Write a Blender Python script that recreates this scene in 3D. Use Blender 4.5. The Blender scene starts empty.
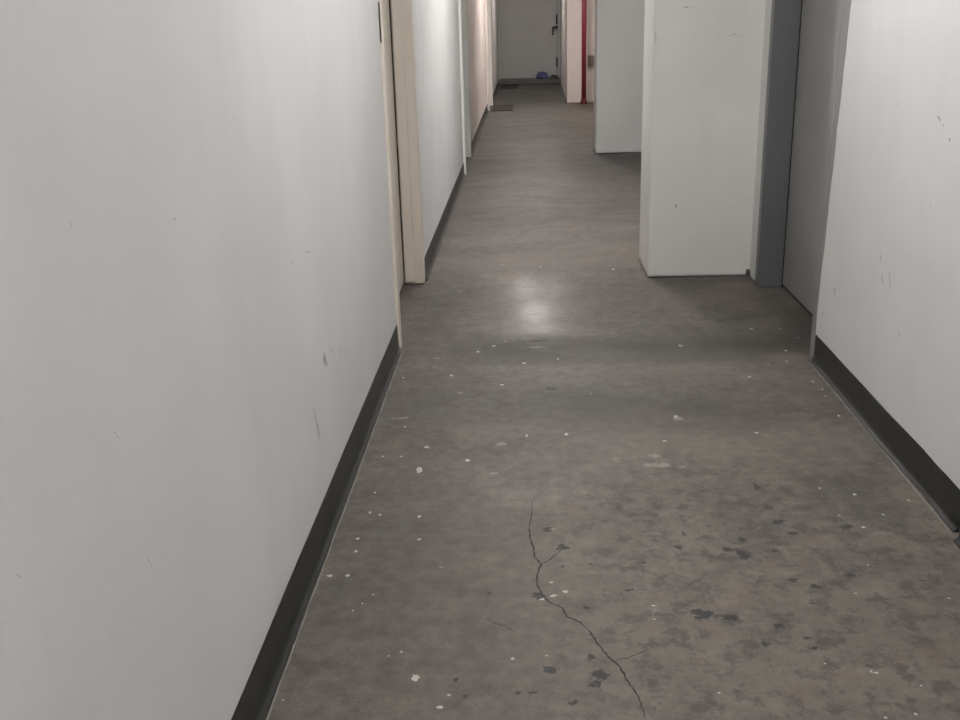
import bpy, bmesh, math, random
from mathutils import Vector, Matrix, noise

scene = bpy.context.scene
COL = scene.collection

# ------------------------------------------------------------------ camera
CAM_AXES = [[0.9986545, 0.0438311, -0.0277119], [0.0122477, 0.3199129, 0.9473678], [0.0503896, -0.9464326, 0.3189456]]
cam_data = bpy.data.cameras.new('camera')
cam_data.sensor_width = 36.0
cam_data.lens = 36.0 * 1000.0 / 960.0
cam_data.clip_start = 0.05
cam_data.clip_end = 100.0
cam = bpy.data.objects.new('camera', cam_data)
COL.objects.link(cam)
rot = Matrix((CAM_AXES[0], CAM_AXES[1], CAM_AXES[2])).transposed()
cam.matrix_world = Matrix.Translation((0, 0, 1.2)) @ rot.to_4x4()
scene.camera = cam

# ------------------------------------------------------------------ world, exposure, lamp settings
world = bpy.data.worlds.new('world')
scene.world = world
world.use_nodes = True
world.node_tree.nodes['Background'].inputs[0].default_value = (0.02, 0.02, 0.02, 1)
world.node_tree.nodes['Background'].inputs[1].default_value = 1.0
scene.view_settings.view_transform = 'Standard'
scene.view_settings.look = 'None'
scene.view_settings.gamma = 1.0
scene.view_settings.use_curve_mapping = False
scene.view_settings.exposure = 2.08
CEIL = 2.5
# (x, y, emission strength, colour, label) of the fluorescent fittings on the corridor ceiling; the last is added fill
NEUTRAL = (1.0, 0.975, 0.960)
WARM = (1.0, 0.915, 0.86)
LAMPS = [
    (0.22, -2.9, 9.0, NEUTRAL, 'ceiling fluorescent fitting behind the viewpoint'),
    (0.22, -0.4, 5.0, NEUTRAL, 'ceiling fluorescent fitting above the near end of the left wall'),
    (0.22, 2.7, 7.5, NEUTRAL, 'ceiling fluorescent fitting above the cracked concrete floor'),
    (0.16, 6.5, 11.0, NEUTRAL, 'ceiling fluorescent fitting just past the white pillar'),
    (0.10, 13.4, 13.0, WARM, 'warm ceiling fluorescent fitting near the red pipe'),
    (0.10, 18.6, 4.4, NEUTRAL, 'added dim fill light in the far passage, built as a ceiling fitting'),  # extra fitting, added only to brighten the dark end passage
]

# ------------------------------------------------------------------ measured marks
CRACKS = [[[[0.0298,2.4471],[-0.0005,2.3815],[-0.0021,2.3062],[-0.0079,2.2466],[-0.007,2.1895],[0.0014,2.1455],[0.0042,2.0926],[0.0195,2.0618],[0.0087,2.0124],[0.0083,1.9742],[0.0177,1.9372],[0.0337,1.9013],[0.0619,1.8786],[0.0702,1.8446],[0.0974,1.8247],[0.1182,1.7843],[0.1293,1.7454],[0.1482,1.7005],[0.1676,1.6717],[0.1766,1.6299],[0.1929,1.5832],[0.1987,1.5387],[0.1989,1.5116],[0.199,1.4842]],0.0022],[[[0.0195,2.0618],[0.0343,2.076],[0.0484,2.0986],[0.0737,2.1343]],0.0016],[[[0.1608,1.6933],[0.183,1.6978],[0.2064,1.7126],[0.2349,1.7306]],0.0013],[[[-0.1046,1.841],[-0.0803,1.8194],[-0.0567,1.808],[-0.0359,1.7839]],0.0013]]
FLECKS = [[-0.0905,2.7676,0.0241,0.0234],[-0.3112,2.7454,0.0147,0.0066],[-0.1858,2.6501,0.0078,0.0155],[-0.0144,2.8308,0.0054,0.0104],[0.108,2.8386,0.0095,0.0139],[-0.3203,2.5854,0.0115,0.0239],[-0.1057,2.5614,0.0175,0.0088],[0.2448,2.6488,0.0178,0.0185],[0.3581,2.6717,0.0255,0.025],[0.3381,2.6107,0.0575,0.021],[-0.2905,2.304,0.0069,0.0074],[-0.2792,2.1823,0.0066,0.0067],[-0.2119,2.0546,0.0146,0.0061],[-0.0431,1.6953,0.0062,0.0059],[-0.268,1.718,0.0045,0.0045],[-0.2303,1.6343,0.0104,0.0139],[-0.1754,1.5456,0.0099,0.0076],[-0.1615,1.5807,0.0042,0.0053],[0.0404,1.9817,0.007,0.0057],[0.0709,1.9426,0.0088,0.0091],[0.044,1.9263,0.0098,0.0072],[0.0193,1.912,0.0078,0.0071],[0.2581,1.8874,0.0076,0.0035],[0.2537,1.8348,0.0037,0.0033],[0.0496,2.2345,0.0144,0.0092],[-0.4014,2.9858,0.0174,0.0115],[0.0251,1.7059,0.0044,0.003],[-0.4374,2.6821,0.0052,0.0084],[-0.382,2.6811,0.0069,0.0063],[-0.3142,2.7481,0.0106,0.0087],[-0.3186,2.5831,0.01,0.0196],[-0.4225,2.3266,0.0061,0.0098],[-0.3946,2.3133,0.0061,0.0065],[-0.4322,2.1866,0.0058,0.0089],[-0.4263,2.1232,0.0057,0.0084],[-0.4274,2.0129,0.0068,0.0077],[-0.4691,2.0104,0.0095,0.0077],[-0.497,2.0003,0.0041,0.0051],[-0.2913,2.2994,0.0045,0.0064],[-0.2765,2.1827,0.0043,0.0059],[-0.3912,1.8677,0.0026,0.0045],[-0.375,1.8953,0.0026,0.0047],[-0.357,1.9308,0.0026,0.0048],[-0.4943,1.7385,0.0048,0.0061],[-0.4745,1.5649,0.0028,0.0043],[-0.2291,1.6338,0.0102,0.0128],[-1.1455,3.4797,0.0045,0.0134],[-0.2919,1.7034,0.0035,0.0039],[-0.4255,2.4428,0.0048,0.0071],[-0.3343,4.5999,0.0139,0.0164],[-0.0077,3.776,0.0161,0.0114],[-0.0979,3.7876,0.0162,0.0077],[-0.1425,3.7291,0.0092,0.0112],[-0.2011,3.6583,0.0068,0.0144],[-0.3554,3.5901,0.0245,0.021],[-0.0244,3.516,0.0108,0.01],[0.1031,3.5585,0.0044,0.0137],[-0.2408,3.2111,0.0161,0.0114],[-0.2856,3.3891,0.0085,0.0126],[-0.0148,2.8235,0.0044,0.0068],[0.1075,2.8413,0.0062,0.0092],[-0.1422,5.1097,0.0076,0.0199],[0.4234,4.9652,0.0088,0.0188],[0.0577,5.0492,0.0105,0.013],[0.4585,2.9737,0.0082,0.0148],[-0.3969,2.9066,0.0056,0.0072],[-0.4566,3.3699,0.0053,0.0125],[-0.4998,3.7592,0.0093,0.038],[0.2033,3.1864,0.0029,0.0056],[0.0261,3.7072,0.0679,0.0147],[-0.1003,3.2853,0.0092,0.0119],[0.5747,3.7061,0.0055,0.011],[0.8928,3.9119,0.0081,0.012],[1.0054,3.9065,0.0057,0.012],[1.0446,3.7868,0.0133,0.0189],[0.9605,3.6253,0.0064,0.014],[0.933,3.5032,0.0062,0.0099],[0.765,3.3379,0.01,0.0091],[0.8582,3.4601,0.0144,0.0193],[0.9687,3.2832,0.0069,0.0146],[0.9797,3.205,0.0057,0.0084],[0.9719,3.1388,0.0047,0.0081],[0.9659,2.9683,0.0054,0.0098],[0.5794,3.6986,0.01,0.0109],[0.4648,2.9588,0.0164,0.0073],[0.8897,3.064,0.0129,0.0052],[0.9544,4.6449,0.0162,0.0275],[0.6821,2.8356,0.0087,0.009],[0.3985,2.779,0.0086,0.0066],[0.7656,2.4537,0.0047,0.008],[0.846,2.4156,0.008,0.0078],[0.7729,2.2989,0.0033,0.0048],[0.8124,2.2354,0.0054,0.0068],[0.7659,2.055,0.003,0.0059],[0.8819,2.3027,0.0044,0.0072],[0.9712,2.3782,0.0045,0.0076],[0.9652,2.9629,0.0054,0.0074],[0.5651,1.6823,0.0034,0.0029],[0.3449,1.5909,0.0041,0.0052],[0.6845,1.5341,0.0047,0.0049],[0.6281,1.5227,0.0047,0.0048],[0.6542,1.6534,0.0075,0.0041],[0.8923,1.9152,0.0047,0.0035],[0.7233,1.6146,0.0033,0.0027],[0.701,1.9348,0.0048,0.0036],[0.4261,2.5972,0.0124,0.0119],[0.4623,2.9568,0.0125,0.0112],[0.3777,2.607,0.0149,0.012],[0.6455,1.6575,0.0042,0.0069],[0.5771,9.4677,0.0153,0.0807],[0.4254,4.9774,0.007,0.018],[0.9305,11.6408,0.0092,0.06],[-0.413,6.7828,0.0115,0.0387],[-0.2745,6.7929,0.0114,0.0388],[-0.3371,6.0801,0.0124,0.0315],[-0.3337,4.6018,0.0144,0.0125]]
SPOTS = [[0.0311,1.6596,0.0173,0.017],[0.1269,1.6461,0.0223,0.0195],[0.1121,1.6159,0.0135,0.0068],[0.0701,1.5629,0.0074,0.0128],[0.0708,2.1408,0.0171,0.0172],[0.0708,2.0516,0.0072,0.008],[0.0117,1.9281,0.0157,0.0163],[-0.152,1.6278,0.0052,0.0055],[-0.1293,1.577,0.0067,0.0079],[-0.0048,1.591,0.0042,0.0053],[0.2127,1.9498,0.0078,0.0073],[0.1373,2.0634,0.0072,0.0061],[0.2572,2.069,0.0072,0.0061],[0.2072,1.655,0.0069,0.0028],[0.1145,1.8804,0.0076,0.0052],[0.0408,2.2346,0.0199,0.0185],[0.1133,1.7033,0.007,0.0118],[-0.0986,1.9373,0.0079,0.0055],[-0.0316,1.5882,0.0034,0.004],[0.0626,1.7653,0.0055,0.0031],[0.3493,2.1392,0.0042,0.0064],[0.6034,2.4667,0.0141,0.0271],[0.607,2.342,0.0112,0.0149],[0.6114,2.2648,0.0218,0.0164],[0.4965,2.1048,0.0165,0.0331],[0.5056,2.175,0.0127,0.0175],[0.4604,2.1322,0.0167,0.0148],[0.6353,2.2073,0.0213,0.0112],[0.5725,2.1211,0.0145,0.0105],[0.4655,1.7451,0.0115,0.0076],[0.5606,1.7319,0.021,0.0075],[0.553,1.7699,0.0089,0.0046],[0.3716,2.2048,0.0065,0.0067],[0.3485,2.1413,0.0042,0.0064],[0.4151,1.8417,0.0278,0.0133],[0.345,1.8668,0.015,0.0102],[0.3717,1.8584,0.0131,0.0101],[0.7144,2.0105,0.0196,0.0095],[0.5968,1.9013,0.0075,0.007],[0.7731,2.2403,0.0172,0.0137],[0.5816,1.9919,0.0118,0.0094],[0.6231,1.9639,0.0155,0.011],[0.8646,1.9875,0.0077,0.0037],[0.6466,1.6742,0.0085,0.0056],[0.3497,1.8383,0.0111,0.0083],[0.5044,1.8092,0.0182,0.0096],[0.0716,3.2417,0.0301,0.0203],[0.0386,3.7931,0.0578,0.023],[0.0182,4.1662,0.0378,0.0182],[-0.0193,3.7689,0.023,0.0114]]
MARKS_LEFT = [[[[-0.512,2.3407,0.4372],[-0.512,2.3457,0.4172],[-0.512,2.3623,0.3929]],2.2],[[[-0.512,2.4409,0.4178],[-0.512,2.4218,0.4051]],1.2],[[[-0.512,2.5455,0.3868],[-0.512,2.5446,0.3473]],0.9],[[[-0.512,2.6127,0.3594],[-0.512,2.6164,0.329]],1],[[[-0.512,2.1755,0.3627],[-0.512,2.192,0.3155],[-0.512,2.2107,0.2715],[-0.512,2.2228,0.24]],1.2],[[[-0.512,2.1988,0.3025],[-0.512,2.2158,0.2536]],1.1],[[[-0.512,2.2156,0.7156],[-0.512,2.2882,0.7019]],0.6],[[[-0.512,2.0766,0.7248],[-0.512,2.1131,0.7185]],0.5],[[[-0.512,1.7661,1.0624],[-0.512,1.7733,1.0481]],0.5],[[[-0.512,1.4051,0.9445],[-0.512,1.4218,0.9428]],0.5],[[[-0.512,1.1553,0.543],[-0.512,1.1659,0.511]],0.6],[[[-0.512,1.0877,1.0045],[-0.512,1.0859,0.9924]],0.5],[[[-0.512,1.1092,0.7391],[-0.512,1.1287,0.7229]],0.5],[[[-0.512,0.8487,0.6965],[-0.512,0.8592,0.6857]],0.5],[[[-0.512,2.4766,0.3647],[-0.512,2.4795,0.3358]],0.7]]
MARKS_RIGHT = [[[[1.033,2.6319,0.9468],[1.033,2.6172,0.9408],[1.033,2.6088,0.9342]],1.1],[[[1.033,2.595,0.9306],[1.033,2.5875,0.9265]],0.9],[[[1.033,2.5488,0.9014],[1.033,2.5348,0.8957]],1.1],[[[1.033,2.9446,0.5315],[1.033,2.9263,0.4996]],1.0],[[[1.033,2.9106,0.4763],[1.033,2.8916,0.4419]],0.9],[[[1.033,2.8564,0.4953],[1.033,2.8253,0.4471]],0.9],[[[1.033,2.8552,0.4064],[1.033,2.8502,0.3897]],0.7],[[[1.033,3.337,0.3208],[1.033,3.3294,0.2948]],1.4],[[[1.033,2.741,0.356],[1.033,2.7184,0.3336]],0.8],[[[1.033,2.6195,0.7318],[1.033,2.6079,0.7157]],0.6],[[[1.033,2.9293,0.9565],[1.033,2.9191,0.9491]],0.6],[[[1.033,3.4586,0.1981],[1.033,3.4411,0.1811]],1]]
MARKS_MID = [[[[-0.535,6.5054,0.3587],[-0.535,6.4872,0.3228]],0.8],[[[-0.535,6.5604,0.2998],[-0.535,6.5853,0.2638]],0.8],[[[-0.535,7.1474,0.3583],[-0.535,7.1201,0.3059]],0.5]]
MARKS_PILLAR = [[[[0.7034,4.8,0.3565],[0.704,4.8,0.3373]],1],[[[0.7039,4.8,1.2443],[0.7351,4.8,1.2434]],0.6],[[[0.9013,4.8,1.1192],[0.9728,4.8,1.1189]],0.3],[[[0.5817,4.8,1.1494],[0.588,4.8,1.0844]],0.7]]

# ------------------------------------------------------------------ mesh helpers
class MB:
    """Collects shapes into one mesh."""
    def __init__(self):
        self.bm = bmesh.new()

    def box(self, x0, x1, y0, y1, z0, z1, mi=0):
        v = [self.bm.verts.new(c) for c in ((x0, y0, z0), (x1, y0, z0), (x1, y1, z0), (x0, y1, z0),
                                            (x0, y0, z1), (x1, y0, z1), (x1, y1, z1), (x0, y1, z1))]
        for idx in ((0, 3, 2, 1), (4, 5, 6, 7), (0, 1, 5, 4), (1, 2, 6, 5), (2, 3, 7, 6), (3, 0, 4, 7)):
            f = self.bm.faces.new([v[i] for i in idx])
            f.material_index = mi
        return self

    def prism(self, pts, z0, z1, mi=0):
        """Vertical prism over a counter-clockwise outline."""
        n = len(pts)
        a = [self.bm.verts.new((x, y, z0)) for x, y in pts]
        b = [self.bm.verts.new((x, y, z1)) for x, y in pts]
        fs = [self.bm.faces.new(a[::-1]), self.bm.faces.new(b)]
        for i in range(n):
            j = (i + 1) % n
            fs.append(self.bm.faces.new((a[i], a[j], b[j], b[i])))
        for f in fs:
            f.material_index = mi
        return self

    def tube(self, p0, p1, r0, r1=None, n=24, mi=0, caps=True):
        p0, p1 = Vector(p0), Vector(p1)
        r1 = r0 if r1 is None else r1
        ax = (p1 - p0).normalized()
        ref = Vector((0, 0, 1)) if abs(ax.z) < 0.9 else Vector((1, 0, 0))
        u = ax.cross(ref).normalized()
        w = ax.cross(u)
        A, B = [], []
        for i in range(n):
            t = 2 * math.pi * i / n
            d = u * math.cos(t) + w * math.sin(t)
            A.append(self.bm.verts.new(p0 + d * r0))
            B.append(self.bm.verts.new(p1 + d * r1))
        for i in range(n):
            j = (i + 1) % n
            f = self.bm.faces.new((A[i], A[j], B[j], B[i]))
            f.smooth = True
            f.material_index = mi
        if caps:
            self.bm.faces.new(A[::-1]).material_index = mi
            self.bm.faces.new(B).material_index = mi
        return self

    def blob(self, cx, cy, z, rx, ry, seed, mi, n=11):
        """Flat irregular patch on the floor."""
        rnd = random.Random(seed)
        vs = []
        for i in range(n):
            t = 2 * math.pi * i / n
            k = rnd.uniform(0.6, 1.2)
            vs.append(self.bm.verts.new((cx + rx * k * math.cos(t), cy + ry * k * math.sin(t), z)))
        self.bm.faces.new(vs).material_index = mi

    def ribbon(self, pts, w, normal, mi, seed=0, taper=True, sub=6, jit=0.6):
        """Irregular thin strip following 3-D points on a surface."""
        rnd = random.Random(seed)
        nrm = Vector(normal)
        P = []
        for a, b in zip(pts[:-1], pts[1:]):
            a, b = Vector(a), Vector(b)
            side = (b - a).cross(nrm)
            side = side.normalized() if side.length else side
            L = (b - a).length
            for k in range(sub):
                t = k / sub
                off = 0 if k == 0 else rnd.uniform(-1, 1) * min(0.05 * L, 0.012) * jit
                P.append(a.lerp(b, t) + side * off)
        P.append(Vector(pts[-1]))
        n = len(P)
        L, R_ = [], []
        for i, q in enumerate(P):
            d = P[min(i + 1, n - 1)] - P[max(i - 1, 0)]
            side = d.cross(nrm).normalized()
            k = rnd.uniform(0.5, 1.3)
            if taper:
                k *= max(0.12, min(1.0, 5 * min(i, n - 1 - i) / n + 0.1))
            L.append(self.bm.verts.new(q + side * w * k))
            R_.append(self.bm.verts.new(q - side * w * k))
        for i in range(n - 1):
            self.bm.faces.new((L[i], L[i + 1], R_[i + 1], R_[i])).material_index = mi

    def build(self, name, mats, parent=None, bevel=0.0, seg=2, recalc=True):
        if recalc:
            bmesh.ops.recalc_face_normals(self.bm, faces=self.bm.faces[:])
        me = bpy.data.meshes.new(name)
        self.bm.to_mesh(me)
        self.bm.free()
        for m in (mats if isinstance(mats, (list, tuple)) else [mats]):
            me.materials.append(m)
        ob = bpy.data.objects.new(name, me)
        COL.objects.link(ob)
        if bevel:
            md = ob.modifiers.new('bevel', 'BEVEL')
            md.width = bevel
            md.segments = seg
            md.limit_method = 'ANGLE'
        if parent:
            ob.parent = parent
            ob.matrix_parent_inverse = Matrix.Translation(-parent.location)
        return ob


def structure(ob, label=None):
    ob['kind'] = 'structure'
    if label:
        ob['label'] = label
    return ob


def thing(ob, label, cat, group=None):
    ob['label'] = label
    ob['category'] = cat
    if group:
        ob['group'] = group
    return ob


def empty(name, loc):
    o = bpy.data.objects.new(name, None)
    o.empty_display_size = 0.1
    o.location = loc
    COL.objects.link(o)
    return o


# ------------------------------------------------------------------ materials
def nodes_of(name):
    m = bpy.data.materials.new(name)
    m.use_nodes = True
    nt = m.node_tree
    return m, nt, nt.nodes['Principled BSDF']


def noise_node(nt, coord, scale, detail=4, rough=0.55, vscale=None):
    n = nt.nodes.new('ShaderNodeTexNoise')
    n.inputs['Scale'].default_value = scale
    n.inputs['Detail'].default_value = detail
    n.inputs['Roughness'].default_value = rough
    if vscale:
        mp = nt.nodes.new('ShaderNodeMapping')
        mp.inputs['Scale'].default_value = vscale
        nt.links.new(coord, mp.inputs['Vector'])
        coord = mp.outputs['Vector']
    nt.links.new(coord, n.inputs['Vector'])
    return n.outputs['Fac']


def ramp(nt, fac, stops):
    r = nt.nodes.new('ShaderNodeValToRGB')
    el = r.color_ramp.elements
    while len(el) < len(stops):
        el.new(0.5)
    for e, (pos, c) in zip(el, stops):
        e.position = pos
        e.color = (*c, 1) if len(c) == 3 else c
    nt.links.new(fac, r.inputs['Fac'])
    return r.outputs['Color']


def mix(nt, fac, a, b, mode='MIX'):
    m = nt.nodes.new('ShaderNodeMix')
    m.data_type = 'RGBA'
    m.blend_type = mode
    for sock, val in ((m.inputs[0], fac), (m.inputs[6], a), (m.inputs[7], b)):
        if isinstance(val, (int, float)):
            sock.default_value = val
        elif isinstance(val, tuple):
            sock.default_value = (*val, 1)
        else:
            nt.links.new(val, sock)
    return m.outputs[2]


def math_node(nt, op, a, b, clamp=False):
    m = nt.nodes.new('ShaderNodeMath')
    m.operation = op
    m.use_clamp = clamp
    for i, v in enumerate((a, b)):
        if isinstance(v, (int, float)):
            m.inputs[i].default_value = v
        else:
            nt.links.new(v, m.inputs[i])
    return m.outputs[0]


def gp(nt):
    return nt.nodes.new('ShaderNodeNewGeometry').outputs['Position']


def bump(nt, bsdf, h, strength, dist):
    b = nt.nodes.new('ShaderNodeBump')
    b.inputs['Strength'].default_value = strength
    b.inputs['Distance'].default_value = dist
    nt.links.new(h, b.inputs['Height'])
    nt.links.new(b.outputs['Normal'], bsdf.inputs['Normal'])


def paint(name, col, var=0.06, rough=0.5, bumpy=0.15, streak=True, spec=0.5):
    m, nt, b = nodes_of(name)
    p = gp(nt)
    n1 = noise_node(nt, p, 1.7, 5)
    lo = tuple(c * (1 - var) for c in col)
    hi = tuple(min(1, c * (1 + var)) for c in col)
    c = ramp(nt, n1, [(0.3, lo), (0.7, hi)])
    if streak:
        n2 = noise_node(nt, p, 9.0, 4, 0.6, (1.0, 1.0, 0.16))
        c = mix(nt, math_node(nt, 'MULTIPLY', ramp(nt, n2, [(0.52, (0, 0, 0)), (0.8, (1, 1, 1))]), 0.22),
                c, tuple(k * 0.8 for k in col))
    nt.links.new(c, b.inputs['Base Color'])
    b.inputs['Roughness'].default_value = rough
    b.inputs['Specular IOR Level'].default_value = spec
    bump(nt, b, noise_node(nt, p, 140, 3), bumpy, 0.002)
    return m


def plain(name, col, rough=0.5, metal=0.0, var=0.1, scale=25):
    m, nt, b = nodes_of(name)
    n = noise_node(nt, gp(nt), scale, 4)
    c = ramp(nt, n, [(0.3, tuple(k * (1 - var) for k in col)), (0.7, tuple(k * (1 + var) for k in col))])
    nt.links.new(c, b.inputs['Base Color'])
    b.inputs['Roughness'].default_value = rough
    b.inputs['Metallic'].default_value = metal
    return m


def lamp_mat(name, col, strength):
    m, nt, b = nodes_of(name)
    b.inputs['Base Color'].default_value = (0.8, 0.8, 0.8, 1)
    b.inputs['Emission Color'].default_value = (*col, 1)
    b.inputs['Emission Strength'].default_value = strength
    return m


def floor_material():
    m, nt, b = nodes_of('sealed_concrete')
    p = gp(nt)
    # broad grey / brown mottling, drawn out across the corridor by mopping
    broad = noise_node(nt, p, 1.3, 5, 0.6, (0.55, 1.0, 1.0))
    col = ramp(nt, broad, [(0.30, (0.094, 0.085, 0.076)), (0.50, (0.119, 0.105, 0.093)), (0.70, (0.147, 0.126, 0.110))])
    bands = noise_node(nt, p, 2.3, 5, 0.62, (0.30, 1.5, 1.0))
    col = mix(nt, math_node(nt, 'MULTIPLY', ramp(nt, bands, [(0.42, (0, 0, 0)), (0.72, (1, 1, 1))]), 0.40), col, (0.090, 0.087, 0.078))
    fine = noise_node(nt, p, 26, 6, 0.65)
    col = mix(nt, 0.28, col, ramp(nt, fine, [(0.3, (0.12, 0.12, 0.12)), (0.5, (0.5, 0.5, 0.5)), (0.7, (0.88, 0.88, 0.88))]), 'OVERLAY')
    clump = noise_node(nt, p, 6.5, 6, 0.68)
    col = mix(nt, 0.36, col, ramp(nt, clump, [(0.32, (0.2, 0.2, 0.2)), (0.5, (0.5, 0.5, 0.5)), (0.68, (0.8, 0.77, 0.73))]), 'OVERLAY')
    grain = noise_node(nt, p, 160, 3, 0.6)
    col = mix(nt, 0.25, col, ramp(nt, grain, [(0.3, (0.25, 0.25, 0.25)), (0.7, (0.75, 0.75, 0.75))]), 'OVERLAY')
    # stains and far shade per vertex: red = dark, green = worn pale, blue = worn spots
    at = nt.nodes.new('ShaderNodeAttribute')
    at.attribute_name = 'wear_and_shade'
    sp = nt.nodes.new('ShaderNodeSeparateColor')
    nt.links.new(at.outputs['Color'], sp.inputs[0])
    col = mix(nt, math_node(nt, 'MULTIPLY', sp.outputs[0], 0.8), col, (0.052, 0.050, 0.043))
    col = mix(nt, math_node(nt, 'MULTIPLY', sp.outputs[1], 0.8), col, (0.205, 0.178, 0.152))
    spots = ramp(nt, noise_node(nt, p, 15, 9, 0.78, (1.0, 1.0, 1.0)), [(0.50, (0, 0, 0)), (0.58, (1, 1, 1))])
    col = mix(nt, math_node(nt, 'MULTIPLY', math_node(nt, 'MULTIPLY', spots, sp.outputs[2]), 0.70), col, (0.058, 0.056, 0.052))
    warm = ramp(nt, noise_node(nt, p, 9, 6, 0.7, (0.8, 1.2, 1.0)), [(0.52, (0, 0, 0)), (0.64, (1, 1, 1))])
    col = mix(nt, math_node(nt, 'MULTIPLY', math_node(nt, 'MULTIPLY', warm, sp.outputs[2]), 0.30), col, (0.145, 0.107, 0.085))
    # tiny pale specks of old paint
    vo = nt.nodes.new('ShaderNodeTexVoronoi')
    vo.inputs['Scale'].default_value = 9.0
    nt.links.new(p, vo.inputs['Vector'])
    sz = noise_node(nt, p, 3.1, 2)
    dots = math_node(nt, 'LESS_THAN', vo.outputs['Distance'], math_node(nt, 'MULTIPLY', math_node(nt, 'SUBTRACT', sz, 0.52), 0.16))
    col = mix(nt, math_node(nt, 'MULTIPLY', dots, 0.5), col, (0.30, 0.28, 0.25))
    nt.links.new(col, b.inputs['Base Color'])
    r = ramp(nt, noise_node(nt, p, 3.4, 6, 0.65, (0.6, 1.0, 1.0)), [(0.3, (0.46, 0.46, 0.46)), (0.7, (0.58, 0.58, 0.58))])
    # crisp-edged stains and smears whose density is set per vertex
    pol_at = nt.nodes.new('ShaderNodeAttribute')
    pol_at.attribute_name = 'polish'
    pol = nt.nodes.new('ShaderNodeSeparateColor')
    nt.links.new(pol_at.outputs['Color'], pol.inputs[0])
    nz = noise_node(nt, p, 75, 7, 0.72)

    def mask(t, width):
        v = math_node(nt, 'ADD', nz, math_node(nt, 'MULTIPLY', math_node(nt, 'SUBTRACT', t, 0.5), 0.50))
        return math_node(nt, 'MULTIPLY', math_node(nt, 'SUBTRACT', v, 0.5), 1.0 / width, True)
    col = mix(nt, math_node(nt, 'MULTIPLY', mask(pol.outputs[1], 0.05), 0.9), col, (0.036, 0.037, 0.038))
    col = mix(nt, math_node(nt, 'MULTIPLY', mask(pol.outputs[2], 0.10), 0.75), col, (0.25, 0.225, 0.195))
    nt.links.new(col, b.inputs['Base Color'])
    # traffic-polished patch in the middle of the corridor
    r = mix(nt, pol.outputs[0], r, (0.27, 0.27, 0.27))
    nt.links.new(r, b.inputs['Roughness'])
    b.inputs['Specular IOR Level'].default_value = 0.16
    bump(nt, b, math_node(nt, 'ADD', fine, math_node(nt, 'MULTIPLY', grain, 0.4)), 0.05, 0.004)
    return m


M_WALL = paint('white_wall_paint', (0.655, 0.652, 0.648))
M_FARWALL = paint('pinkish_wall_paint', (0.70, 0.650, 0.622))
M_PILLAR = paint('pillar_paint', (0.70, 0.695, 0.67), 0.05, 0.5, 0.35)
M_CEIL = paint('ceiling_paint', (0.7, 0.7, 0.69), streak=False)
M_CREAM = paint('cream_gloss_paint', (0.66, 0.60, 0.52), 0.04, 0.38, 0.06)
M_PALE = paint('pale_grey_gloss_paint', (0.58, 0.58, 0.55), 0.04, 0.38, 0.06)
M_GREY = paint('blue_grey_frame_paint', (0.118, 0.125, 0.128), 0.08, 0.42, 0.08)
M_LEAF = paint('grey_door_paint', (0.245, 0.242, 0.238), 0.14, 0.45, 0.1)
M_LITEDGE = paint('lit_edge_paint', (0.76, 0.75, 0.72), 0.03, 0.4, 0.05, False)  # paler copy of the frame paints; light on the edges put into colour
M_ENDDOOR = paint('end_door_paint', (0.60, 0.60, 0.58), 0.04, 0.45, 0.06)
M_RUBBER = plain('black_rubber', (0.018, 0.019, 0.017), 0.42, 0, 0.25, 14)
M_DIRT = plain('dirt', (0.085, 0.075, 0.062), 0.9, 0, 0.4, 40)
M_SCUFF = plain('scuff', (0.29, 0.29, 0.285), 0.7, 0, 0.25, 60)
M_FAINT = plain('faint_scuff', (0.44, 0.44, 0.43), 0.7, 0, 0.2, 60)
M_CRACK = plain('crack_dirt', (0.036, 0.030, 0.025), 0.95, 0, 0.3, 60)
M_FLECK = plain('old_paint_fleck', (0.37, 0.35, 0.315), 0.6, 0, 0.25, 120)
M_SMEAR = plain('worn_paint_smear', (0.20, 0.19, 0.17), 0.6, 0, 0.15, 120)
M_SLAB = plain('step_concrete', (0.16, 0.15, 0.135), 0.6, 0, 0.15, 10)
M_DARK = plain('dark_gap', (0.012, 0.012, 0.011), 0.9)
M_BLACK = plain('black_metal', (0.015, 0.015, 0.015), 0.4, 0.3)
M_RED = plain('red_gloss_paint', (0.22, 0.026, 0.044), 0.32, 0, 0.06)
M_PIPECOLLAR = plain('dark_red_paint', (0.13, 0.012, 0.018), 0.45, 0, 0.15)
M_STEEL = plain('grey_steel', (0.20, 0.18, 0.16), 0.5, 0.2)
M_PLATE = plain('pale_plate', (0.6, 0.57, 0.53), 0.5)
M_MAT = plain('brown_black_carpet', (0.036, 0.031, 0.028), 0.95, 0, 0.35, 180)
M_MATEDGE = plain('mat_rubber_edge', (0.026, 0.024, 0.023), 0.7)
M_BLUE = plain('blue_cloth', (0.13, 0.145, 0.30), 0.85, 0, 0.3, 40)
M_TEAL = plain('grey_rag_cloth', (0.085, 0.095, 0.10), 0.9, 0, 0.3, 40)
M_WHITE_METAL = plain('white_enamel', (0.75, 0.75, 0.73), 0.4)
M_FLOOR = floor_material()

# ------------------------------------------------------------------ structure: floor
Y0, Y1 = -4.2, 22.2


def smooth(a, b, t):
    t = max(0.0, min(1.0, (t - a) / (b - a)))
    return t * t * (3 - 2 * t)


def gauss(x, y, cx, cy, rx, ry):
    return math.exp(-((x - cx) / rx) ** 2 - ((y - cy) / ry) ** 2)


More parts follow.
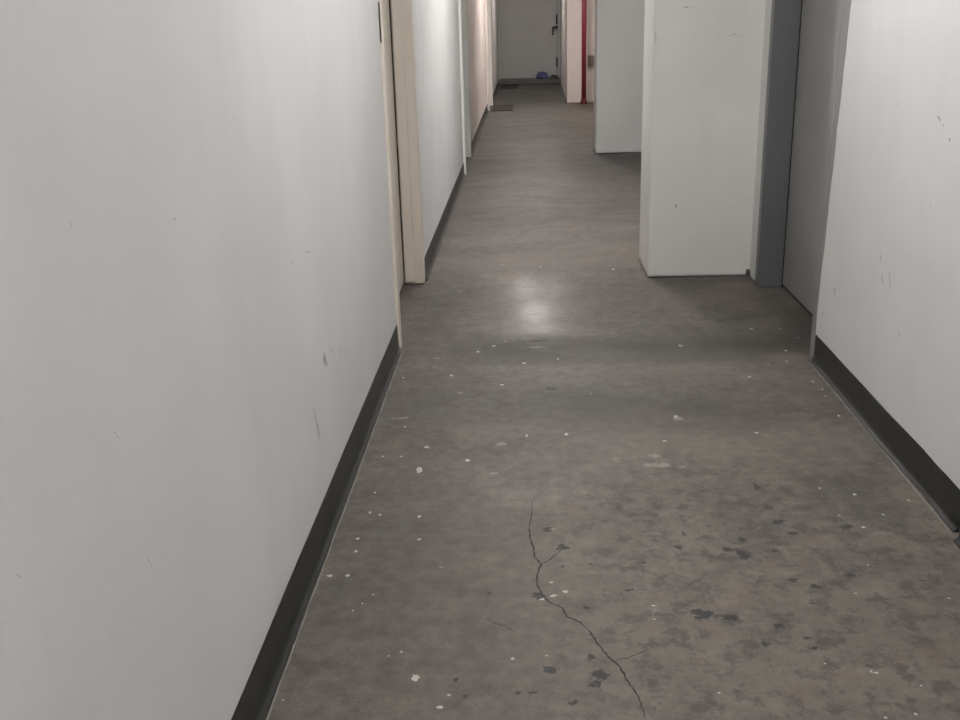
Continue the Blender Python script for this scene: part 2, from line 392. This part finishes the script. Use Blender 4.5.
# (x, y, radius x, radius y, amount)
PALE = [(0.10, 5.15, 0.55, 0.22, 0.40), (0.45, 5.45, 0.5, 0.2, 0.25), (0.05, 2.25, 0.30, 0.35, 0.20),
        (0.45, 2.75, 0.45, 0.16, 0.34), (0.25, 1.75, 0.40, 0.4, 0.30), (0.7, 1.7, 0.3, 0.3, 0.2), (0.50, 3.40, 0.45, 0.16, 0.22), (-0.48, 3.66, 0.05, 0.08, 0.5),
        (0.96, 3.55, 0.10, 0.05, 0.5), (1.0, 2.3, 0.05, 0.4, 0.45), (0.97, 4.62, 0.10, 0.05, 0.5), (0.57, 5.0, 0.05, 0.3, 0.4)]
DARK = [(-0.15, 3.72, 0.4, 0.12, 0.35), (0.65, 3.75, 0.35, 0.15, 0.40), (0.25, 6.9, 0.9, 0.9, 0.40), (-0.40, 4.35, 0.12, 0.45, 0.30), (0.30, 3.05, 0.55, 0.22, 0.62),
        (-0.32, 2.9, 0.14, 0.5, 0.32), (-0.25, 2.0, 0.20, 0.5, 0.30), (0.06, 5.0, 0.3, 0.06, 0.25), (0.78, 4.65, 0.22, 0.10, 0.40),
        (1.12, 3.95, 0.10, 0.42, 1.0), (0.86, 4.15, 0.12, 0.15, 0.35), (0.1, 9.1, 0.9, 0.9, 0.65), (0.1, 12.9, 1.0, 2.6, 0.85),  # first entry darkens the floor in front of the grey door
        (0.1, 18.6, 1.2, 2.6, 0.95), (-0.2, 8.9, 0.25, 0.5, 0.3), (0.85, 2.4, 0.15, 0.2, 0.2)]  # far floor patches painted darker to offset the lamp light there


def wear_and_shade(x, y):
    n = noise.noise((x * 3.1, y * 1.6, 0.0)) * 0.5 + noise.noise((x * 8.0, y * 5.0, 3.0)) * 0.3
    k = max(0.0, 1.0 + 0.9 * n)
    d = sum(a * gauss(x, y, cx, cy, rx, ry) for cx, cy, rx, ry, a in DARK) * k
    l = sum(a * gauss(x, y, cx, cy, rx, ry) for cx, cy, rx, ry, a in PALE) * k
    d += 0.42 * k * smooth(3.49, 3.515, y + 0.012 * n) * (1 - smooth(3.68, 3.88, y)) * smooth(-0.45, 0.0, x)
    s = smooth(-0.15, 0.35, x + 0.25 * n) * (1 - smooth(2.3, 2.8, y + 0.3 * n)) * 0.95 + 0.12
    return min(1.25 * d, 1), min(1.25 * l, 1), min(s, 1)


def make_floor():
    mb = MB()
    ys, y = [], Y0
    while y < Y1:
        ys.append(y)
        y += 0.010 if 1.4 < y < 3.0 else (0.02 if 3.0 <= y < 5.2 else 0.12)
    ys.append(Y1)
    xs, x = [], -1.6
    while x < 2.2:
        xs.append(x)
        x += 0.010 if -0.53 < x < 1.10 else (0.03 if 1.0 < x < 1.3 else 0.15)
    xs.append(2.2)
    grid = [[mb.bm.verts.new((x, y, 0)) for x in xs] for y in ys]
    for j in range(len(ys) - 1):
        for i in range(len(xs) - 1):
            mb.bm.faces.new((grid[j][i], grid[j][i + 1], grid[j + 1][i + 1], grid[j + 1][i]))
    for k, (pts, w) in enumerate(CRACKS):
        mb.ribbon([(x, y, 0.0006) for x, y in pts], w, (0, 0, 1), 1, 40 + k)
    for k, (x, y, rx, ry) in enumerate(FLECKS):
        if not (rx > 0.012 or ry > 0.03):
            mb.blob(x, y, 0.0006 + 4e-6 * k, max(rx * 0.8, 0.0016), max(ry * 0.75, 0.002), k, 2)
    # pale cement line squeezed out along the feet of the skirtings
    mb.ribbon([(1.0125, 3.49, 0.0007), (1.0125, 2.9, 0.0007), (1.0115, 2.22, 0.0007)], 0.0028, (0, 0, 1), 3, 77, False, 30, 0.10)
    mb.ribbon([(-0.4905, 1.4, 0.0007), (-0.493, 2.6, 0.0007), (-0.4965, 3.69, 0.0007)], 0.0016, (0, 0, 1), 3, 78, False, 40, 0.10)
    ob = mb.build('floor', [M_FLOOR, M_CRACK, M_FLECK, M_SMEAR], recalc=False)
    ca = ob.data.color_attributes.new('wear_and_shade', 'FLOAT_COLOR', 'POINT')
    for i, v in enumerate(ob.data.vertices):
        ca.data[i].color = (*wear_and_shade(v.co.x, v.co.y), 1)
    pa = ob.data.color_attributes.new('polish', 'FLOAT_COLOR', 'POINT')
    for i, v in enumerate(ob.data.vertices):
        x, y = v.co.x, v.co.y
        g = smooth(3.78, 3.95, y) * (1 - smooth(4.5, 5.3, y)) * math.exp(-((x - 0.04) / 0.32) ** 2)
        g *= max(0, min(1, 0.85 + 0.8 * noise.noise((x * 5, y * 3, 11.0))))
        st = sm = 0.0
        if 1.3 < y < 4.6:
            for cx, cy, rx, ry in SPOTS:
                if abs(x - cx) < 2.2 * rx + 0.02 and abs(y - cy) < 2.2 * ry + 0.02:
                    st += 0.85 * gauss(x, y, cx, cy, 0.8 * rx + 0.006, 0.8 * ry + 0.006)
            for cx, cy, rx, ry in FLECKS:
                if (rx > 0.012 or ry > 0.03) and abs(x - cx) < 2.2 * rx + 0.02 and abs(y - cy) < 2.2 * ry + 0.02:
                    sm += 0.80 * gauss(x, y, cx, cy, 0.8 * rx + 0.004, 0.8 * ry + 0.006)
        pa.data[i].color = (g, min(st, 1), min(sm, 1), 1)
    structure(ob, 'stained grey brown concrete floor with a long crack')


make_floor()
structure(MB().box(-1.6, 2.2, Y0, Y1, CEIL, CEIL + 0.15).build('ceiling', M_CEIL))


# ------------------------------------------------------------------ structure: walls
def wall(name, pts, z0=0.0, z1=CEIL, mats=None, marks=(), normal=(1, 0, 0), bevel=0.004, label=None):
    mb = MB()
    mb.prism(pts, z0, z1)
    ob = mb.build(name, mats or [M_WALL], bevel=bevel)
    if marks:
        mk = MB()
        nv = Vector(normal)
        for k, (p3, w) in enumerate(marks):
            q = [Vector(v) for v in p3]
            dist = q[0].length
            mk.ribbon([v + nv * 0.0008 for v in q], w * 0.00085 * dist, normal, 1 if w > 0.75 else 2, 60 + k, True, 4, 1.2)
        # the scuffs become part of the wall's own mesh
        bm = bmesh.new()
        bm.from_mesh(ob.data)
        tmp = bpy.data.meshes.new('marks')
        mk.bm.to_mesh(tmp)
        mk.bm.free()
        bm.from_mesh(tmp)
        bpy.data.meshes.remove(tmp)
        bm.to_mesh(ob.data)
        bm.free()
        ob.data.materials.append(M_SCUFF)
        ob.data.materials.append(M_FAINT)
    return structure(ob, label)


WL = -0.75   # back of the left walls
wall('wall_left', [(WL, Y0), (-0.512, Y0), (-0.512, 1.4), (-0.518, 3.705), (WL, 3.705)], marks=MARKS_LEFT,
     label='long white scuffed wall on the left of the corridor')
wall('wall_left', [(WL, 3.705), (-0.518, 3.705), (-0.522, 4.79), (WL, 4.79)], z0=2.09)
wall('wall_left', [(WL, 4.785), (-0.522, 4.785), (-0.540, 8.47), (WL, 8.47)], marks=MARKS_MID,
     label='white left wall between the cream door frame and the next door')
wall('wall_left', [(WL, 8.47), (-0.540, 8.47), (-0.548, 9.62), (WL, 9.62)], z0=2.09)
wall('wall_left', [(WL, 9.62), (-0.548, 9.62), (-0.577, 14.80), (WL, 14.80)], mats=[M_FARWALL],
     label='pinkish left wall far along the corridor')
wall('wall_left', [(WL - 0.1, 15.85), (-0.552, 15.85), (-0.59, Y1), (WL - 0.1, Y1)], mats=[M_FARWALL],
     label='dim left wall of the far passage')
WR = 1.30
wall('wall_right', [(1.033, Y0), (WR, Y0), (WR, 3.52), (1.033, 3.52)], marks=MARKS_RIGHT, normal=(-1, 0, 0),
     label='white scuffed wall on the right, in front of the grey door')
wall('wall_right', [(1.033, 3.52), (WR, 3.52), (WR, 4.63), (1.066, 4.63)], z0=2.09)
wall('wall_right', [(1.070, 4.625), (WR, 4.625), (WR, 4.81), (1.070, 4.81)])
wall('wall_right', [(1.11, 5.24), (WR, 5.24), (WR, 9.70), (1.11, 9.70)])
wall('wall_right', [(1.18, 10.1), (WR, 10.1), (WR, 15.95), (1.18, 15.95)], mats=[M_FARWALL])
wall('wall_front', [(0.611, 15.9), (WR, 15.9), (WR, 16.05), (0.611, 16.05)], mats=[M_FARWALL], bevel=0.012,
     label='pinkish wall behind the red pipe')
wall('wall_right', [(0.613, 16.05), (0.85, 16.05), (0.89, Y1), (0.70, Y1)], mats=[M_FARWALL],
     label='dim right wall of the far passage')
wall('wall_end', [(-0.85, 21.62), (1.0, 21.62), (1.0, Y1), (-0.85, Y1)], mats=[M_FARWALL])
wall('wall_back', [(-1.0, Y0), (1.5, Y0), (1.5, Y0 + 0.15), (-1.0, Y0 + 0.15)])
# white pillars standing out of the right wall
def pillar(name, x0, x1, y0, y1, marks, label):
    o = wall(name, [(x0, y0), (x1, y0), (x1, y1), (x0 + 0.006, y1)], mats=[M_PILLAR], marks=marks, normal=(0, -1, 0), bevel=0.010, label=label)
    return o
pillar('trim_1', 0.576, 1.20, 4.80, 5.243, MARKS_PILLAR, 'white pillar beside the grey door')
pillar('trim_2', 0.643, 1.25, 9.67, 10.10, (), 'white column beyond the nearer pillar')
# dirt packed along the feet of the pillars
def dirt_line(name, pts, seed):
    mb = MB()
    mb.ribbon([(x, y, 0.003) for x, y in pts], 0.006, (0, 0, 1), 0, seed, True, 8, 0.4)
    structure(mb.build(name, [M_DIRT], recalc=False))
dirt_line('trim_3', [(0.572, 5.22), (0.571, 4.793), (0.80, 4.792), (1.06, 4.793)], 3)
dirt_line('trim_4', [(0.64, 10.0), (0.638, 9.664), (1.09, 9.664)], 5)
# chipped lump at the pillar foot
mb = MB()
mb.prism([(1.052, 4.785), (1.068, 4.77), (1.070, 4.80), (1.05, 4.80)], 0.0, 0.035)
structure(mb.build('trim_5', [M_DIRT], bevel=0.012))


# ------------------------------------------------------------------ structure: rubber skirtings
def skirting(name, path, side, seed=0, wav=0.0, h=0.10, ends=True):
    """Cove skirting: dark upright with a flattened toe; path = wall line, side = +1 toe towards +x."""
    prof = [(0.0, h), (0.0025, h + 0.001), (0.0035, h - 0.002), (0.004, 0.028), (0.006, 0.012), (0.011, 0.005), (0.0175, 0.0025), (0.0185, 0.0), (0.0, 0.0)]
    bm = bmesh.new()
    rings = []
    for (ax, ay), (bx, by) in zip(path[:-1], path[1:]):
        n = max(2, int(abs(by - ay) / 0.06))
        for i in range(n + (1 if (bx, by) == path[-1] else 0)):
            t = i / n
            x, y = ax + (bx - ax) * t, ay + (by - ay) * t
            w = wav * (noise.noise((y * 2.3, seed, 0.0)) * 1.2 + 0.5 * noise.noise((y * 6.0, seed, 5.0)))
            ring = []
            for k, (d, z) in enumerate(prof):
                dd = d + (w if 0 < k < 8 else 0.0)
                if 5 <= k <= 7:
                    dd += w * 0.8
                if k < 3:
                    z += wav * 0.8 * noise.noise((y * 3.0, seed, 9.0))
                ring.append(bm.verts.new((x + side * max(dd, 0.0003 * k), y, z)))
            rings.append(ring)
    for a, b in zip(rings[:-1], rings[1:]):
        for k in range(len(prof)):
            j = (k + 1) % len(prof)
            f = bm.faces.new((a[k], a[j], b[j], b[k]))
            f.smooth = k in (3, 4, 5)
    bm.faces.new(rings[0])
    bm.faces.new(rings[-1][::-1])
    m = MB()
    m.bm.free()
    m.bm = bm
    return structure(m.build(name, M_RUBBER), 'black rubber cove skirting')


skirting('baseboard_left', [(-0.5115, Y0 + 0.15), (-0.5115, 1.4), (-0.5175, 3.70)], 1, 1, 0.002)
skirting('baseboard_left', [(-0.5215, 4.80), (-0.5395, 8.42)], 1, 2, 0.001)
skirting('baseboard_left', [(-0.5475, 9.64), (-0.5765, 14.80)], 1, 3, 0.0)
skirting('baseboard_left', [(-0.5515, 15.87), (-0.586, 21.0)], 1, 3, 0.0)
skirting('baseboard_right', [(1.0335, 2.21), (1.0335, 3.50)], -1, 7, 0.0035)
skirting('baseboard_right', [(1.020, Y0 + 0.15), (1.020, 2.17)], -1, 8, 0.003)

# ------------------------------------------------------------------ structure: doors
DH = 2.04
# door 1, cream, left
d1 = structure(empty('door_1', (-0.60, 4.24, 0)), 'cream door set back in a cream frame on the left')
f = MB()
f.box(-0.70, -0.506, 3.700, 3.752, 0, DH + 0.06)              # near post, standing proud of the wall
f.box(-0.70, -0.514, 4.735, 4.80, 0.004, DH + 0.06)          # far post
f.box(-0.70, -0.514, 3.752, 4.735, DH, DH + 0.06)            # head
f.box(-0.604, -0.556, 4.722, 4.735, 0.014, DH)               # stop
f.build('door_frame', M_CREAM, d1, 0.003)
MB().box(-0.655, -0.612, 3.76, 4.725, 0.008, DH - 0.004).build('door_leaf', M_CREAM, d1, 0.002)
MB().box(-0.612, -0.6085, 4.7235, 4.7345, 0.0, DH).build('shadow_gap', M_DARK, d1)
MB().box(-0.5172, -0.5130, 3.6965, 3.7005, 1.145, 1.280).build('sealant_gap', M_DARK, d1)
MB().box(-0.56, -0.516, 4.737, 4.79, 0.0, 0.006).build('dirt_gap', M_DIRT, d1)
# door 2, pale, left
d2 = structure(empty('door_2', (-0.62, 9.04, 0)), 'pale grey door frame further along the left wall')
f = MB()
f.box(-0.72, -0.520, 8.43, 8.49, 0, DH + 0.06, 1)
f.box(-0.72, -0.536, 9.575, 9.635, 0, DH + 0.06)
f.box(-0.72, -0.530, 8.49, 9.575, DH, DH + 0.06)
f.build('door_frame', [M_PALE, M_LITEDGE], d2, 0.003)
MB().box(-0.66, -0.602, 8.495, 9.57, 0.01, DH - 0.004).build('door_leaf', M_PALE, d2, 0.002)
# door 3, grey, right
d3 = structure(empty('door_3', (1.12, 4.05, 0)), 'grey door set back in a grey frame on the right')
f = MB()
f.box(1.058, 1.30, 4.575, 4.63, 0.0, DH + 0.06)
f.box(1.0305, 1.30, 3.512, 3.562, 0.0, DH + 0.06, 1)
f.box(1.03, 1.30, 3.562, 4.575, DH, DH + 0.06)
f.build('door_frame', [M_GREY, M_LEAF], d3, 0.003)
MB().box(1.172, 1.215, 3.566, 4.566, 0.014, DH - 0.004).build('door_leaf', M_LEAF, d3, 0.002)
ov = MB()
rnd = random.Random(4)
front, back = [], []
for i in range(60):
    z = 0.22 + i * (DH + 0.06 - 0.22) / 59
    wdt = max(0.004, min(0.085, 0.080 * (z - 0.22) / 0.95)) + rnd.uniform(-0.003, 0.003)
    front.append((3.5115 - wdt, z))
    back.append((3.5115, z))
fv = [ov.bm.verts.new((1.0318, y, z)) for y, z in front]
bv = [ov.bm.verts.new((1.0318, y, z)) for y, z in back]
fw = [ov.bm.verts.new((1.0334, y, z)) for y, z in front]
for i in range(59):
    ov.bm.faces.new((fv[i], fv[i + 1], bv[i + 1], bv[i]))
    ov.bm.faces.new((fw[i], fw[i + 1], fv[i + 1], fv[i]))
ov.build('paint_overlap', M_LEAF, d3)
MB().box(1.1695, 1.176, 4.5665, 4.5745, 0.0, DH).build('shadow_gap', M_DARK, d3)
MB().box(1.19, 1.29, 3.562, 4.575, 0.0, 0.013).build('threshold_gap', M_DARK, d3)
# door 5, pinkish, far left, with the nearer mat before it
d5 = structure(empty('door_5', (-0.66, 15.3, 0)), 'pinkish door frame beside the nearer floor mat')
f = MB()
f.box(-0.75, -0.545, 14.80, 14.86, 0, DH + 0.06)
f.box(-0.75, -0.526, 15.78, 15.86, 0, DH + 0.06, 1)
f.box(-0.75, -0.560, 14.86, 15.78, DH, DH + 0.06)
f.build('door_frame', [M_FARWALL, M_LITEDGE], d5, 0.003)
MB().box(-0.70, -0.640, 14.865, 15.775, 0.01, DH - 0.004).build('door_leaf', M_FARWALL, d5, 0.002)
wall('wall_left', [(WL, 14.80), (-0.577, 14.80), (-0.55, 15.86), (WL, 15.86)], z0=2.09, mats=[M_FARWALL])
# door 4 at the end, on its step
structure(MB().box(-0.60, 0.705, 21.10, 21.63, 0, 0.09).build('trim_6', M_SLAB, None, 0.012), 'low concrete step in front of the end door')
d4 = structure(empty('door_4', (0.05, 21.6, 0.09)), 'pale door at the end of the corridor')
MB().box(-0.53, 0.635, 21.56, 21.615, 0.098, 2.20).build('door_leaf', M_ENDDOOR, d4, 0.003)
f = MB()
f.box(-0.60, -0.535, 21.53, 21.63, 0.09, 2.26)
f.box(0.64, 0.70, 21.53, 21.63, 0.09, 2.26)
f.box(-0.60, 0.70, 21.53, 21.63, 2.2, 2.26)
f.build('door_frame', M_ENDDOOR, d4, 0.004)
MB().box(0.600, 0.635, 21.553, 21.561, 0.10, 2.19).build('edge_strip', M_PALE, d4, 0.001)
for z0, z1 in ((1.14, 1.33), (0.30, 0.49)):
    MB().box(0.604, 0.632, 21.535, 21.556, z0, z1).build('lock_plate', M_BLACK, d4, 0.003)
h = MB()
h.tube((0.615, 21.56, 1.085), (0.615, 21.49, 1.085), 0.016)
h.tube((0.640, 21.49, 1.085), (0.535, 21.49, 1.085), 0.014)
h.tube((0.542, 21.49, 1.09), (0.530, 21.49, 0.93), 0.016, 0.012)
h.build('lever_handle', M_BLACK, d4)
h = MB()
h.tube((0.615, 21.562, 1.085), (0.615, 21.55, 1.085), 0.03)
h.build('handle_rose', M_STEEL, d4)

# ------------------------------------------------------------------ things
# red standpipe
pipe = thing(empty('fire_pipe', (0.852, 15.63, 0)), 'red painted upright pipe in front of the far pinkish wall', 'pipe')
MB().tube((0.852, 15.63, 0.02), (0.852, 15.63, CEIL), 0.036, n=32).build('pipe', M_RED, pipe)
c = MB()
c.tube((0.852, 15.63, 0.0), (0.852, 15.63, 0.022), 0.058, 0.058, 32)
c.tube((0.852, 15.63, 0.022), (0.852, 15.63, 0.075), 0.050, 0.046, 32)
c.build('floor_collar', M_PIPECOLLAR, pipe, 0.004)
c = MB()
c.box(0.83, 0.874, 15.66, 15.905, 1.88, 1.90)
c.tube((0.852, 15.63, 1.87), (0.852, 15.63, 1.91), 0.041, n=32)
c.build('wall_bracket', M_RED, pipe, 0.002)

# electrical box on the far wall
box = thing(empty('electrical_box', (0.978, 15.9, 0.52)), 'small grey metal electrical box low on the wall right of the red pipe', 'electrical box')
MB().box(0.926, 1.03, 15.855, 15.901, 0.525, 0.690).build('box_body', M_STEEL, box, 0.005)
MB().box(0.934, 1.022, 15.851, 15.857, 0.545, 0.680).build('cover_plate', M_STEEL, box, 0.002)
for z in (0.555, 0.670):
    MB().tube((0.978, 15.852, z), (0.978, 15.848, z), 0.005, n=12).build('screw', M_BLACK, box)
MB().box(0.918, 1.038, 15.894, 15.8995, 0.517, 0.712).build('backplate', M_PLATE, box, 0.001)


# floor mats
def floor_mat(x0, x1, y0, y1, label):
    r = thing(empty('floor_mat', ((x0 + x1) / 2, (y0 + y1) / 2, 0)), label, 'mat', 'dark floor mats')
    MB().box(x0 + 0.018, x1 - 0.018, y0 + 0.018, y1 - 0.018, 0.003, 0.012).build('carpet_pile', M_MAT, r, 0.003)
    e = MB()
    for a in ((x0, x1, y0, y0 + 0.02), (x0, x1, y1 - 0.02, y1), (x0, x0 + 0.02, y0 + 0.02, y1 - 0.02), (x1 - 0.02, x1, y0 + 0.02, y1 - 0.02)):
        e.box(*a, 0.001, 0.008)
    e.build('rubber_edge', M_MATEDGE, r, 0.002)
    return r


floor_mat(-0.525, -0.205, 14.70, 15.75, 'dark brown floor mat before the pinkish door frame, the nearer of the two mats')
floor_mat(-0.520, -0.165, 19.80, 21.05, 'dark floor mat in front of the end step, the farther of the two mats')


# crumpled cloths on the step
def crumple(name, cx, cy, z0, rx, ry, hh, mat, seed, label, cat):
    bm = bmesh.new()
    bmesh.ops.create_icosphere(bm, subdivisions=4, radius=1.0)
    for v in bm.verts:
        n = v.co.normalized()
        k = 1 + 0.30 * noise.noise(n * 1.8 + Vector((seed, 0, 0))) + 0.22 * abs(noise.noise(n * 4.0 + Vector((0, seed, 0)))) - 0.08
        x, y, z = n.x * rx * k, n.y * ry * k, n.z * hh * k
        z = max(z + hh * 0.35, 0.0)
        v.co = (cx + x, cy + y, z0 + 0.0005 + z)
    m = MB()
    m.bm.free()
    m.bm = bm
    for f_ in bm.faces:
        f_.smooth = True
    ob = m.build(name, mat)
    return thing(ob, label, cat)


crumple('crumpled_cloth', 0.31, 21.32, 0.09, 0.125, 0.11, 0.105, M_BLUE, 2.0, 'crumpled blue cloth lying on the step before the end door', 'cloth')
crumple('rag', 0.555, 21.30, 0.09, 0.085, 0.09, 0.050, M_TEAL, 4.3, 'dark grey rag lying right of the blue cloth on the step', 'rag')

# ------------------------------------------------------------------ ceiling lamps
for k, (lx, ly, s, colr, lab) in enumerate(LAMPS):
    r = thing(empty('ceiling_light', (lx, ly, CEIL)), lab, 'light', 'fluorescent ceiling lights')
    hsg = MB()
    hsg.box(lx - 0.14, lx + 0.14, ly - 0.62, ly + 0.62, CEIL - 0.05, CEIL)
    hsg.build('housing', M_WHITE_METAL, r, 0.004)
    MB().box(lx - 0.125, lx + 0.125, ly - 0.60, ly + 0.60, CEIL - 0.075, CEIL - 0.05).build('diffuser', lamp_mat('lamp_diffuser', colr, s), r)
